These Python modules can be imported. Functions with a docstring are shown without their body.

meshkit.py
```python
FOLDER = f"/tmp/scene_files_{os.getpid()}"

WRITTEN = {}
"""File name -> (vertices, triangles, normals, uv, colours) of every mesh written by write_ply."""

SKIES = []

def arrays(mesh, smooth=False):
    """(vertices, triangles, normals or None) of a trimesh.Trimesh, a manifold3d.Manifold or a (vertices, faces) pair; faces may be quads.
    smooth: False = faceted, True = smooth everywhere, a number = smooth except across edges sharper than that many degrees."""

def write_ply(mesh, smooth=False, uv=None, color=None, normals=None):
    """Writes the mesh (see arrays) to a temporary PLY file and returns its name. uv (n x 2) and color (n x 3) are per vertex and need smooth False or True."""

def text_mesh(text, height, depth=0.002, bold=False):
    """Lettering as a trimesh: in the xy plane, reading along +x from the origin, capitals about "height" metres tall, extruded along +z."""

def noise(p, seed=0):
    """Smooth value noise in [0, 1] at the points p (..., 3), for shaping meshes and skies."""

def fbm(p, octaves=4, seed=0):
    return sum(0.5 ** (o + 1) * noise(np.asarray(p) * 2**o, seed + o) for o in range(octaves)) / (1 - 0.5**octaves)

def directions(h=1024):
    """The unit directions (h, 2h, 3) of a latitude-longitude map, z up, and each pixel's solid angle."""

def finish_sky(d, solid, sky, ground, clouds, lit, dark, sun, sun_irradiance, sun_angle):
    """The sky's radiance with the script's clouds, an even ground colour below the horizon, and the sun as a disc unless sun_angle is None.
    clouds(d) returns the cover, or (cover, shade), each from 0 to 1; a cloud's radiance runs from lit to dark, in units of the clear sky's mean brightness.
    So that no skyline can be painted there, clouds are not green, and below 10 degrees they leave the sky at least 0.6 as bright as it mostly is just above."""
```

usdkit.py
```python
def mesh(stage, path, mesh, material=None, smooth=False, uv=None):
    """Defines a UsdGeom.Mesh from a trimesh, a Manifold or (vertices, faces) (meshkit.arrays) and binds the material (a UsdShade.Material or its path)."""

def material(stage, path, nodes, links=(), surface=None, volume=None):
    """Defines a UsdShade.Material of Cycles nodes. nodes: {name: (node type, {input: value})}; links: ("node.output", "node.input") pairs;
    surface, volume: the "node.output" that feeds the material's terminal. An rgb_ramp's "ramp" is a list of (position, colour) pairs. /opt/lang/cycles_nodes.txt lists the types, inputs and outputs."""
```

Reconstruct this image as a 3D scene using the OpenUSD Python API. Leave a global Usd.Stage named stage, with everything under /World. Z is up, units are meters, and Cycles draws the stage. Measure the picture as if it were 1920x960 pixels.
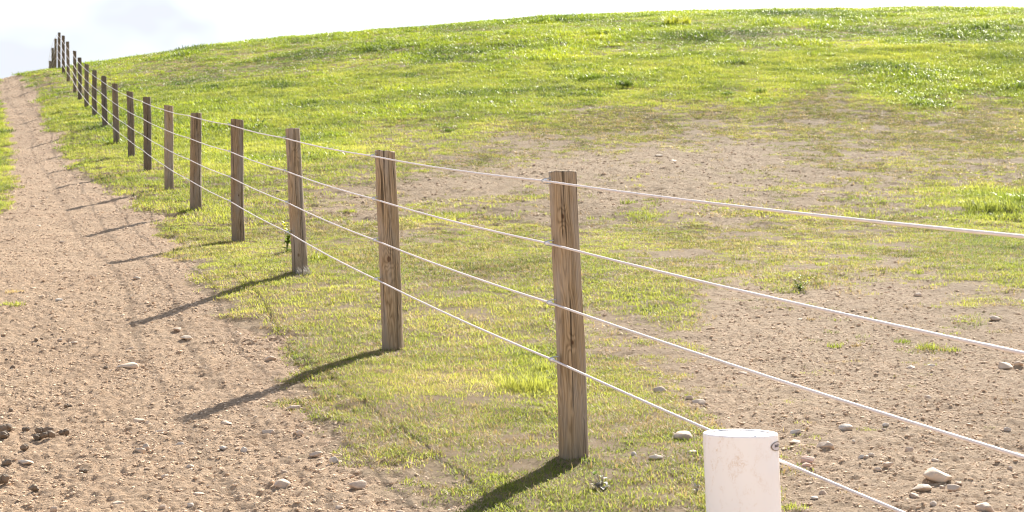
import math
import numpy as np
import trimesh
import usdkit
import meshkit
from pxr import Gf, Sdf, Usd, UsdGeom, UsdLux, UsdShade, Vt
from scipy.interpolate import PchipInterpolator, RegularGridInterpolator
from scipy.spatial.transform import Rotation

stage = Usd.Stage.CreateInMemory()
UsdGeom.SetStageUpAxis(stage, 'Z')
UsdGeom.SetStageMetersPerUnit(stage, 1.0)
UsdGeom.Xform.Define(stage, '/World')
T = Sdf.ValueTypeNames

# ------------------------------------------------------------------ camera, sky, sun, exposure
EYE = 1.5                     # eye height: world z of the lens
F = 3200.0                    # focal length in photograph pixels (1920 across)
cam = UsdGeom.Camera.Define(stage, '/World/camera')
cam.AddTranslateOp().Set(Gf.Vec3d(0, 0, EYE))
cam.AddRotateXOp().Set(90.0)
cam.CreateHorizontalApertureAttr(36.0)
cam.CreateFocalLengthAttr(60.0)
cam.CreateFStopAttr(8.0)
cam.CreateFocusDistanceAttr(9.0)
cam.CreateExposureAttr(2.0)

SUN_AZ, SUN_EL = math.radians(22.5), math.radians(34.5)     # azimuth measured from +y towards +x
sun = UsdLux.DistantLight.Define(stage, '/World/sun')
sun.CreateIntensityAttr(1.2)
sun.CreateNormalizeAttr(True)
sun.CreateAngleAttr(0.8)
sun.CreateColorAttr(Gf.Vec3f(1.0, 0.94, 0.83))
sun.AddRotateZOp().Set(-math.degrees(SUN_AZ))
sun.AddRotateXOp().Set(-(90 - math.degrees(SUN_EL)))       # -z tilted: light travels from the sun

sky_mat = usdkit.material(stage, '/World/Looks/sky', {
    'tc': ('texture_coordinate', {}),
    'sky': ('sky_texture', {'sky_type': 'single_scattering', 'sun_disc': False, 'sun_elevation': SUN_EL, 'sun_rotation': SUN_AZ,
                            'air_density': 1.0, 'aerosol_density': 1.2, 'ozone_density': 1.0}),
    'map': ('mapping', {'scale': (1.0, 1.0, 3.2), 'location': (0.3, 0.1, 0.0)}),
    'n': ('noise_texture', {'scale': 3.6, 'detail': 4.0, 'roughness': 0.5, 'distortion': 0.3}),
    'r': ('rgb_ramp', {'ramp': [(0.0, (0, 0, 0)), (0.42, (0, 0, 0)), (0.64, (1, 1, 1)), (1.0, (1, 1, 1))]}),
    'mul': ('mix', {'mix_type': 'mix', 'color2': (3.98, 4.16, 4.5)}),
    'bg': ('background_shader', {'strength': 0.056}),
}, [('tc.generated', 'map.vector'), ('map.vector', 'n.vector'), ('n.fac', 'r.fac'), ('r.color', 'mul.fac'), ('sky.color', 'mul.color1'),
    ('mul.color', 'bg.color')], surface='bg.background')
dome = UsdLux.DomeLight.Define(stage, '/World/sky')
dome.CreateIntensityAttr(1.0)
UsdShade.MaterialBindingAPI.Apply(dome.GetPrim()).Bind(sky_mat)
dome.GetPrim().SetCustomDataByKey('kind', 'structure')
dome.GetPrim().SetCustomDataByKey('label', 'bright pale sky with thin white cloud above the hill')

# ------------------------------------------------------------------ helpers
used = {}


def path_for(name, parent=None):
    base = (parent.GetPath().pathString if parent is not None else '/World') + '/' + name
    k = used.get(base, 0)
    used[base] = k + 1
    return base if k == 0 else f'{base}_{k:03d}'


def tag(prim, label=None, cat=None, group=None, kind=None):
    for k, v in (('label', label), ('category', cat), ('group', group), ('kind', kind)):
        if v:
            prim.SetCustomDataByKey(k, v)
    return prim


def thing(name, label, cat, loc=(0, 0, 0), rz=0.0, group=None):
    x = UsdGeom.Xform.Define(stage, path_for(name))
    x.AddTranslateOp().Set(Gf.Vec3d(*map(float, loc)))
    if rz:
        x.AddRotateZOp().Set(math.degrees(rz))
    return tag(x.GetPrim(), label, cat, group)


def obj(name, mesh, mat, parent=None, smooth=False, **attrs):
    m = usdkit.mesh(stage, path_for(name, parent), mesh, mat, smooth=smooth)
    api = UsdGeom.PrimvarsAPI(m)
    for k, v in attrs.items():
        v = np.asarray(v, np.float32)
        if v.ndim == 1:
            api.CreatePrimvar(k, T.FloatArray, 'vertex').Set(Vt.FloatArray.FromNumpy(v))
        else:
            api.CreatePrimvar(k, T.Float3Array, 'vertex').Set(Vt.Vec3fArray.FromNumpy(v))
    return m.GetPrim()


def smooth01(a, b, x):
    t = np.clip((np.asarray(x, float) - a) / (b - a), 0, 1)
    return t * t * (3 - 2 * t)


def nz(x, y, s, seed=0, octaves=3):
    p = np.stack([np.asarray(x, float) * s, np.asarray(y, float) * s, np.full(np.shape(x), 3.7 + seed * 7.31)], -1)
    return meshkit.fbm(p, octaves, seed) - 0.5


def tube(points, radii, sides=8, cap=True):
    p = np.asarray(points, float)
    r = np.broadcast_to(radii, (len(p),)).astype(float)
    t = np.gradient(p, axis=0)
    t /= np.linalg.norm(t, axis=1, keepdims=True) + 1e-12
    ref = np.where(np.abs(t[:, 2:]) < 0.9, [0, 0, 1.0], [1.0, 0, 0])
    a = np.cross(t, ref)
    a /= np.linalg.norm(a, axis=1, keepdims=True) + 1e-12
    b = np.cross(a, t)
    ang = np.arange(sides) * 2 * np.pi / sides
    v = p[:, None] + r[:, None, None] * (np.cos(ang)[None, :, None] * a[:, None] + np.sin(ang)[None, :, None] * b[:, None])
    i, j = np.meshgrid(np.arange(len(p) - 1), np.arange(sides), indexing='ij')
    q = np.stack([i * sides + j, i * sides + (j + 1) % sides, (i + 1) * sides + (j + 1) % sides, (i + 1) * sides + j], -1).reshape(-1, 4)
    f = np.vstack([q[:, [0, 2, 1]], q[:, [0, 3, 2]]])
    v = v.reshape(-1, 3)
    if cap:
        n = len(v)
        v = np.vstack([v, p[0], p[-1]])
        k = np.arange(sides)
        k2 = (k + 1) % sides
        o = (len(p) - 1) * sides
        f = np.vstack([f, np.stack([np.full(sides, n), k, k2], 1), np.stack([np.full(sides, n + 1), o + k2, o + k], 1)])
    return v, f


def join(parts):
    V, Fc, n = [], [], 0
    for v, f in parts:
        V.append(v)
        Fc.append(np.asarray(f) + n)
        n += len(v)
    return np.vstack(V), np.vstack(Fc)


# ------------------------------------------------------------------ the fence line (measured posts) and the land
STEP = 3.45                   # metres of depth from post to post


def depth(n):
    return STEP * (n + 2.25)


# per post: base x, base y, top x, top y, width in photo pixels, y of the top rope
POSTS = [(1076, 872, 1054, 321, 55, 340), (735, 660, 723, 281, 40, 293), (562, 508, 550, 241, 29, 259), (447, 455, 445, 223, 24.5, 234),
         (368, 400, 367, 212, 21.5, 217), (318, 365, 315, 197, 17.5, 205), (277, 325, 275, 182, 15, 190), (246, 301, 244, 171, 13, 178),
         (218, 273, 216, 157, 11.5, 164), (197, 239, 195, 142, 10.5, 150), (178, 220, 177, 132, 9.5, 138), (163, 203, 162, 120, 8.5, 126),
         (150, 187, 149, 108, 7.5, 113), (140, 173, 140, 95, 6.5, 100), (128, 152, 127, 78, 6.3, 86), (119, 138, 119, 66.5, 6, 74),
         (111, 126.5, 111, 61, 5.6, 65), (104, 135, 104, 72, 5, 76), (98.5, 150, 98.5, 90, 5, 94), (94, 171, 94, 114, 5, 118)]
NP = len(POSTS)
DY = np.array([depth(i) for i in range(NP)])
base_z = np.array([-(p[1] - 480) / F * d for p, d in zip(POSTS, DY)]) + EYE
sm = base_z.copy()
for _ in range(2):
    sm[1:-1] = 0.25 * sm[:-2] + 0.5 * sm[1:-1] + 0.25 * sm[2:]
sm = 0.6 * base_z + 0.4 * sm
zf = PchipInterpolator(np.concatenate([[-40, -10, 0, 4.2], DY, [84, 100, 140, 220, 400, 700]]),
                       np.concatenate([[-2.2, -0.45, 0.0, 0.26], sm, [EYE + 6.5, EYE + 5.0, EYE + 0.5, EYE - 6, EYE - 18, EYE - 30]]))
fence_x = lambda Y: (-980.0 / F) * np.asarray(Y, float) + (1064.0 - 960) / F * DY[0] + 980.0 / F * DY[0]


def land(X, Y):
    """Height of the ground: the fence line's profile, a hill swelling to its right, the track worn lower on its left."""
    X, Y = np.asarray(X, float), np.asarray(Y, float)
    t = X - fence_x(Y)
    tr = np.maximum(t, 0)
    far = smooth01(26, 64, Y)
    hill = far * (2.5 * (1 - np.exp(-tr / 14.0)) - 0.004 * np.maximum(tr - 26, 0) ** 1.5)
    # on the right the brow lies further back than at the fence
    hill = hill + smooth01(63, 75, Y) * 1.15 * smooth01(2, 22, tr) * (1 - smooth01(78, 130, Y))
    near = 0.10 * smooth01(8, 30, Y) * smooth01(1, 8, tr) * (1 - far)
    tl = np.maximum(-t, 0)
    left = -(0.045 + 0.15 * smooth01(12, 55, Y)) * np.maximum(tl - 0.5, 0)
    left = np.where(left < -0.35, -0.35 + (left + 0.35) * 0.35, left)
    z = zf(np.clip(Y, -39, 690)) + hill + near + left
    fade = np.exp(-np.maximum(np.abs(Y) - 90, 0) / 60)
    z = z + fade * (0.10 * nz(X, Y, 0.16, 1, 2) + 0.05 * nz(X, Y, 0.6, 2, 3))
    return z


def pix(X, Y, Z=None):
    """Where a ground point lies in the photograph (used to read the ground cover off it)."""
    Yc = np.maximum(np.asarray(Y, float), 2.0)
    Z = land(X, Y) if Z is None else Z
    return 960 + F * np.asarray(X) / Yc, 480 - F * (Z - EYE) / Yc


_march = np.concatenate([np.arange(3.0, 30, 0.02), np.arange(30, 80, 0.05)])


def ground_at(px, py):
    """The ground point seen at a photograph pixel."""
    X = (px - 960) / F * _march
    z = EYE - (py - 480) / F * _march
    hit = np.nonzero(land(X, _march) >= z)[0]
    i = hit[0] if len(hit) else len(_march) - 1
    return np.array([X[i], _march[i], float(land(X[i], _march[i]))])


# ------------------------------------------------------------------ ground cover, read off the photograph
def inside(poly, x, y):
    poly = np.asarray(poly, float)
    r = np.zeros(np.shape(x), bool)
    j = len(poly) - 1
    for i in range(len(poly)):
        xi, yi = poly[i]
        xj, yj = poly[j]
        c = ((yi > y) != (yj > y)) & (x < (xj - xi) * (y - yi) / (yj - yi + 1e-12) + xi)
        r ^= c
        j = i
    return r


PATH_R = [(1000, 1200), (830, 1010), (750, 958), (690, 890), (600, 845), (545, 780), (510, 730), (490, 660), (425, 592), (360, 530), (335, 455), (290, 408), (215, 368), (150, 322),
          (112, 270), (90, 228), (76, 190), (60, 165), (38, 140), (30, 100)]
PATH_L = [(-2, 100), (-2, 185), (10, 235), (22, 290), (18, 350), (6, 392), (-30, 420), (-500, 500)]
_pr = np.array(PATH_R, float)
_pl = np.array([(-2, 100), (-2, 185), (10, 235), (22, 290), (18, 350), (6, 392), (-60, 420), (-3000, 700)], float)


def path_edges(y):
    o = np.argsort(_pr[:, 1])
    r = np.interp(y, _pr[o, 1], _pr[o, 0])
    l = np.interp(y, _pl[:, 1], _pl[:, 0])
    return l, r


# density, dryness, length scale, at photo points
COVER = np.array([
    # along the fence strip
    (1000, 930, .93, .40, 1.0), (1150, 920, .97, .28, 1.1), (1250, 900, .9, .38, 1.0), (900, 880, .95, .42, 1), (780, 800, .97, .40, 1), (860, 720, 1, .60, 1.1), (980, 700, 1, .22, 1.5),
    (640, 690, .95, .45, 1), (620, 590, .98, .42, 1), (520, 540, .97, .38, 1), (430, 500, .95, .38, 1), (380, 420, .95, .40, 1), (280, 350, .96, .40, .9), (200, 300, .97, .35, .9),
    (150, 240, 1, .15, 1), (230, 260, 1, .1, 1.2), (100, 180, .97, .30, 1), (800, 620, .95, .38, 1), (900, 520, .95, .35, 1), (1000, 600, .92, .35, 1), (880, 640, .9, .5, 1), (820, 760, .96, .52, 1),
    # just right of the fence
    (640, 470, .92, .4, 1), (720, 540, .9, .42, 1), (1120, 500, .95, .25, 1.1), (1240, 560, .9, .28, 1.1), (1180, 530, .95, .25, 1.1), (1130, 610, .45, .55, .9), (1180, 690, .8, .4, 1),
    (1150, 760, .9, .38, 1), (1260, 790, .82, .45, 1), (1300, 900, .9, .40, 1), (1250, 680, .5, .45, .9), (1200, 640, .38, .55, .9),
    # big bare ground, lower right
    (1380, 620, .0, .5, .8), (1350, 700, .0, .5, .8), (1420, 760, .0, .5, .8), (1600, 700, .02, .5, .8), (1800, 740, .0, .5, .8), (1600, 850, .0, .5, .8), (1850, 900, .0, .5, .8), (1400, 800, 0.05, .5, .8),
    (1490, 850, .12, .5, .8), (1500, 955, .25, .4, .8), (1700, 950, 0, .5, .8), (1450, 600, .02, .5, .8), (1560, 570, .08, .6, .8), (1660, 600, .10, .5, .8), (1720, 640, .26, .45, .9), (1580, 645, .16, .5, .9),
    (1500, 520, .55, .45, 1), (1620, 530, .28, .5, .9), (1420, 520, .32, .45, 1), (1700, 560, .12, .5, .9), (1850, 560, .45, .45, 1), (1900, 600, .22, .5, 1), (1900, 640, .04, .5, 1), (1400, 555, .12, .5, .9),
    # right edge grass
    (1880, 500, .85, .35, 1.1), (1800, 490, .85, .35, 1.1), (1850, 380, .95, .25, 1.4), (1910, 400, 1, .2, 1.5), (1780, 390, .7, .35, 1.0), (1750, 450, .8, .38, 1.1), (1880, 450, .9, .3, 1.1),
    # worn band further up
    (620, 390, .12, .6, .7), (590, 420, .5, .5, .8), (680, 380, .12, .6, .7), (800, 350, .08, .6, .7), (900, 350, .08, .6, .7), (900, 400, .4, .5, .9), (800, 420, .6, .5, .9), (950, 430, .8, .4, 1), (1000, 320, .06, .6, .8),
    (1100, 310, .04, .6, .8), (1200, 300, .08, .6, .8), (1300, 320, .05, .6, .8), (1150, 370, .02, .6, .8), (1280, 380, .06, .6, .8), (1400, 350, .1, .6, .8), (1400, 290, .12, .6, .7), (1500, 330, .18, .6, .7),
    (1520, 380, .2, .6, .7), (1600, 300, .36, .6, .7), (1680, 330, .32, .6, .7), (1800, 320, .42, .6, .7), (1900, 330, .38, .6, .7), (1680, 380, .5, .5, .9), (1620, 410, .6, .45, .9), (1480, 430, .7, .5, .9),
    (1300, 440, .8, .5, .9), (1200, 430, .7, .45, .9), (1380, 470, .7, .5, .9), (1600, 460, .8, .45, 1), (1280, 480, .62, .45, 1), (1120, 440, .6, .45, .9), (1000, 490, .9, .35, 1), (1060, 400, .2, .6, .8), (1350, 410, .22, .6, .8),
    # thin olive turf under the hill
    (700, 330, .8, .45, .8), (900, 290, .5, .62, .7), (1100, 250, .62, .72, .7), (1200, 225, .68, .72, .7), (1350, 230, .58, .78, .7), (1500, 240, .56, .78, .7), (1650, 230, .62, .75, .7), (1850, 240, .66, .7, .7), (1750, 270, .58, .7, .7),
    (1550, 200, .72, .7, .75), (1850, 200, .74, .65, .9), (1000, 270, .34, .65, .7), (750, 300, .75, .5, .9), (620, 330, .9, .35, .9), (600, 270, 1, .15, 1.3), (850, 250, .92, .35, 1),
    # the lush hill
    (500, 200, 1, .12, 1.4), (400, 250, 1, .12, 1.3), (330, 200, 1, .2, 1.3), (250, 150, 1, .3, 1.2), (300, 110, 1, .4, 1.1), (500, 100, 1, .45, 1.1), (700, 80, 1, .45, 1.1), (700, 150, 1, .3, 1.2), (900, 60, 1, .42, 1.2),
    (900, 180, 1, .22, 1.3), (1100, 60, 1, .3, 1.3), (1100, 150, 1, .1, 1.5), (1300, 50, 1, .25, 1.4), (1300, 140, 1, .1, 1.6), (1500, 40, 1, .22, 1.4), (1500, 140, 1, .1, 1.5), (1700, 60, 1, .15, 1.4), (1700, 140, 1, .08, 1.7),
    (1900, 60, 1, .15, 1.4), (1900, 140, 1, .08, 1.7), (1400, 175, .95, .25, 1.1), (1700, 172, 1, .2, 1.2), (1200, 190, .92, .3, 1.1), (1000, 210, .95, .3, 1.1), (1100, 20, 1, .3, 1.3), (1700, 10, 1, .2, 1.4)], float)
# read once on a photo grid by inverse-distance weights
_gx, _gy = np.linspace(-200, 2120, 146), np.linspace(-20, 1060, 121)
_GX, _GY = np.meshgrid(_gx, _gy, indexing='ij')
_w = 1.0 / (((_GX[..., None] - COVER[:, 0]) ** 2 * 0.45 + (_GY[..., None] - COVER[:, 1]) ** 2) + 90.0) ** 1.7
_fields = [RegularGridInterpolator((_gx, _gy), (_w * COVER[:, k]).sum(-1) / _w.sum(-1), bounds_error=False, fill_value=None) for k in (2, 3, 4)]


def cover(X, Y, rough=1.0):
    """(grass density 0..1, dryness 0..1, length, 1 on the track) at ground points."""
    px, py = pix(X, Y)
    w = F / np.maximum(Y, 4) * 0.22          # the edges wander by some 0.2 m on the ground
    wx = px + rough * w * (2.4 * nz(X, Y, 1.3, 5, 3) + 1.1 * nz(X, Y, 7, 6, 2))
    wy = py + rough * w * 0.35 * (2.4 * nz(X, Y, 1.1, 7, 3) + 1.1 * nz(X, Y, 6, 8, 2))
    cx, cy = np.clip(wx, -199, 2119), np.clip(wy, -19, 1059)
    q = np.stack([cx, cy], -1)
    d, dry, ln = (f(q) for f in _fields)
    l, r = path_edges(np.clip(wy, 100, 1150))
    l2, r2 = path_edges(np.clip(py, 100, 1150))
    shift = 1.5 * (wx - px) + F / np.maximum(Y, 4) * (0.55 * nz(X, Y, 0.9, 15, 2) + 0.35 * nz(X, Y, 3.0, 16, 2))
    on = (px < r2 + shift) & (px > l2 + 1.0 * (wx - px)) & (Y < 66) & (Y > 0.5) & (py > 100)
    edge = np.where(px > 0.5 * (l2 + r2), (px - r2 - shift) * np.maximum(Y, 4) / F, 9.0)
    left = (px <= l) & (py < 500)
    d = np.where(left, 0.9, d)
    dry = np.where(left, 0.2, dry)
    d = d * (0.35 + 0.65 * smooth01(0.0, 0.35, edge + 0.3 * nz(X, Y, 5, 17, 2)))
    return np.clip(d, 0, 1), np.clip(dry, 0, 1), ln, on


# ------------------------------------------------------------------ materials
def soil_material(path, light, mid, dark, straw):
    return usdkit.material(stage, path, {
        'g': ('geometry', {}),
        'cv': ('attribute', {'attribute': 'cover'}),
        'n1': ('noise_texture', {'scale': 0.9, 'detail': 5.0, 'roughness': 0.6}),
        'n2': ('noise_texture', {'scale': 26.0, 'detail': 6.0, 'roughness': 0.72}),
        'n3': ('noise_texture', {'scale': 120.0, 'detail': 4.0, 'roughness': 0.7}),
        'r1': ('rgb_ramp', {'ramp': [(0.30, mid), (0.70, light)]}),
        'r2': ('rgb_ramp', {'ramp': [(0.28, dark), (0.46, (0.86, 0.84, 0.82)), (0.62, (1, 1, 1)), (0.8, (1.13, 1.13, 1.14))]}),
        'm': ('mix', {'mix_type': 'multiply', 'fac': 1.0}),
        'v': ('voronoi_texture', {'scale': 55.0, 'randomness': 1.0, 'feature': 'f1'}),
        'c': ('mix', {'mix_type': 'mix', 'color2': straw}),
        'a': ('math', {'math_type': 'multiply', 'value2': 0.85}),
        'h': ('math', {'math_type': 'multiply_add', 'value2': 1.0}),
        'h2': ('math', {'math_type': 'multiply', 'value2': 0.35}),
        'b': ('bump', {'strength': 1.0, 'distance': 0.05}),
        'p': ('principled_bsdf', {'roughness': 0.95, 'specular_ior_level': 0.15, 'diffuse_roughness': 0.6}),
    }, [('g.position', 'n1.vector'), ('g.position', 'n2.vector'), ('g.position', 'n3.vector'), ('g.position', 'v.vector'), ('n1.fac', 'r1.fac'), ('n2.fac', 'r2.fac'), ('r1.color', 'm.color1'),
        ('r2.color', 'm.color2'), ('cv.fac', 'a.value1'), ('a.value', 'c.fac'), ('m.color', 'c.color1'), ('c.color', 'p.base_color'),
        ('n3.fac', 'h2.value1'), ('n2.fac', 'h.value1'), ('h2.value', 'h.value3'), ('h.value', 'b.height'), ('b.normal', 'p.normal')], surface='p.BSDF')


M_path = soil_material('/World/Looks/track_soil', (0.655, 0.47, 0.312), (0.545, 0.375, 0.245), (0.42, 0.37, 0.33), (0.25, 0.20, 0.085))
M_soil = soil_material('/World/Looks/pasture_soil', (0.655, 0.482, 0.325), (0.535, 0.38, 0.252), (0.42, 0.37, 0.33), (0.25, 0.175, 0.09))


def crumb_material(path, cols):
    return usdkit.material(stage, path, {
        'o': ('object_info', {}), 'g': ('geometry', {}),
        'n': ('noise_texture', {'scale': 160.0, 'detail': 3.0}),
        'r': ('rgb_ramp', {'ramp': cols}),
        'm': ('mix', {'mix_type': 'overlay', 'fac': 0.5}),
        'b': ('bump', {'strength': 0.5, 'distance': 0.004}),
        'p': ('principled_bsdf', {'roughness': 0.9, 'specular_ior_level': 0.2}),
    }, [('o.random', 'r.fac'), ('g.position', 'n.vector'), ('r.color', 'm.color1'), ('n.color', 'm.color2'), ('r.color', 'p.base_color'), ('n.fac', 'b.height'), ('b.normal', 'p.normal')], surface='p.BSDF')


M_crumb = crumb_material('/World/Looks/soil_crumbs', [(0, (0.36, 0.25, 0.165)), (0.6, (0.49, 0.355, 0.24)), (1, (0.56, 0.43, 0.31))])


def stone_material(path, a, b):
    return usdkit.material(stage, path, {
        'g': ('geometry', {}),
        'n': ('noise_texture', {'scale': 22.0, 'detail': 6.0, 'roughness': 0.65}),
        'n2': ('noise_texture', {'scale': 150.0, 'detail': 4.0, 'roughness': 0.7}),
        'r': ('rgb_ramp', {'ramp': [(0.3, a), (0.7, b)]}),
        'bb': ('bump', {'strength': 0.5, 'distance': 0.006}),
        'p': ('principled_bsdf', {'roughness': 0.8, 'specular_ior_level': 0.3}),
    }, [('g.position', 'n.vector'), ('g.position', 'n2.vector'), ('n.fac', 'r.fac'), ('r.color', 'p.base_color'), ('n2.fac', 'bb.height'), ('bb.normal', 'p.normal')], surface='p.BSDF')


M_stone = {'tan': stone_material('/World/Looks/tan_stone', (0.27, 0.20, 0.15), (0.41, 0.32, 0.245)),
           'pale': stone_material('/World/Looks/pale_stone', (0.33, 0.255, 0.19), (0.44, 0.36, 0.285)),
           'grey': stone_material('/World/Looks/grey_stone', (0.26, 0.22, 0.19), (0.42, 0.37, 0.32)),
           'red': stone_material('/World/Looks/reddish_stone', (0.36, 0.22, 0.165), (0.50, 0.34, 0.26))}
M_dung = stone_material('/World/Looks/dried_dung', (0.065, 0.045, 0.029), (0.18, 0.13, 0.088))


def leaf_material(path, stops, rough=0.45, trans=0.45, spec=0.5, patch=0.5):
    """Grass: colour by plant and by blade, light shining through."""
    return usdkit.material(stage, path, {
        'o': ('object_info', {}), 'g': ('geometry', {}),
        'n': ('noise_texture', {'scale': patch, 'detail': 4.0, 'roughness': 0.6}),
        'a1': ('math', {'math_type': 'multiply_add', 'value2': 1.3, 'value3': -0.55}),
        'a2': ('math', {'math_type': 'multiply_add', 'value2': 0.34}),
        'a3': ('math', {'math_type': 'multiply_add', 'value2': 0.42}),
        'r': ('rgb_ramp', {'ramp': stops}),
        'p': ('principled_bsdf', {'roughness': rough, 'specular_ior_level': spec}),
        't': ('translucent_bsdf', {}),
        'mx': ('mix_closure', {'fac': trans}),
    }, [('g.position', 'n.vector'), ('n.fac', 'a1.value1'), ('o.random', 'a2.value1'), ('a1.value', 'a2.value3'), ('g.random_per_island', 'a3.value1'), ('a2.value', 'a3.value3'),
        ('a3.value', 'r.fac'), ('r.color', 'p.base_color'), ('r.color', 't.color'), ('p.BSDF', 'mx.closure1'), ('t.BSDF', 'mx.closure2')], surface='mx.closure')


M_green = leaf_material('/World/Looks/short_grass_blades', [(0.0, (0.11, 0.145, 0.026)), (0.4, (0.275, 0.295, 0.046)), (0.65, (0.40, 0.385, 0.072)), (1.0, (0.52, 0.45, 0.15))], rough=0.55, spec=0.25, trans=0.66)
M_lush = leaf_material('/World/Looks/hill_grass_blades', [(0.0, (0.05, 0.085, 0.018)), (0.35, (0.235, 0.30, 0.026)), (0.6, (0.42, 0.43, 0.034)), (0.9, (0.62, 0.43, 0.07))], rough=0.45, spec=0.3, patch=0.25, trans=0.55)
M_dry = leaf_material('/World/Looks/dry_grass_blades', [(0.0, (0.27, 0.19, 0.08)), (0.5, (0.48, 0.37, 0.155)), (1.0, (0.60, 0.49, 0.24))], rough=0.6, trans=0.35, spec=0.3)
M_olive = leaf_material('/World/Looks/worn_turf_blades', [(0.0, (0.085, 0.090, 0.025)), (0.5, (0.20, 0.20, 0.05)), (1.0, (0.33, 0.28, 0.09))], rough=0.6, spec=0.2, trans=0.45)
M_weed = leaf_material('/World/Looks/weed_leaves', [(0.1, (0.08, 0.13, 0.024)), (0.5, (0.17, 0.23, 0.04)), (0.9, (0.28, 0.31, 0.05))], rough=0.55, spec=0.25)
M_yellow = leaf_material('/World/Looks/yellow_leaves', [(0.1, (0.30, 0.33, 0.03)), (0.9, (0.45, 0.42, 0.04))], rough=0.45, trans=0.55)
M_greyleaf = leaf_material('/World/Looks/withered_leaves', [(0.1, (0.20, 0.18, 0.15)), (0.9, (0.36, 0.33, 0.30))], rough=0.6, trans=0.25, spec=0.4)


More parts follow.
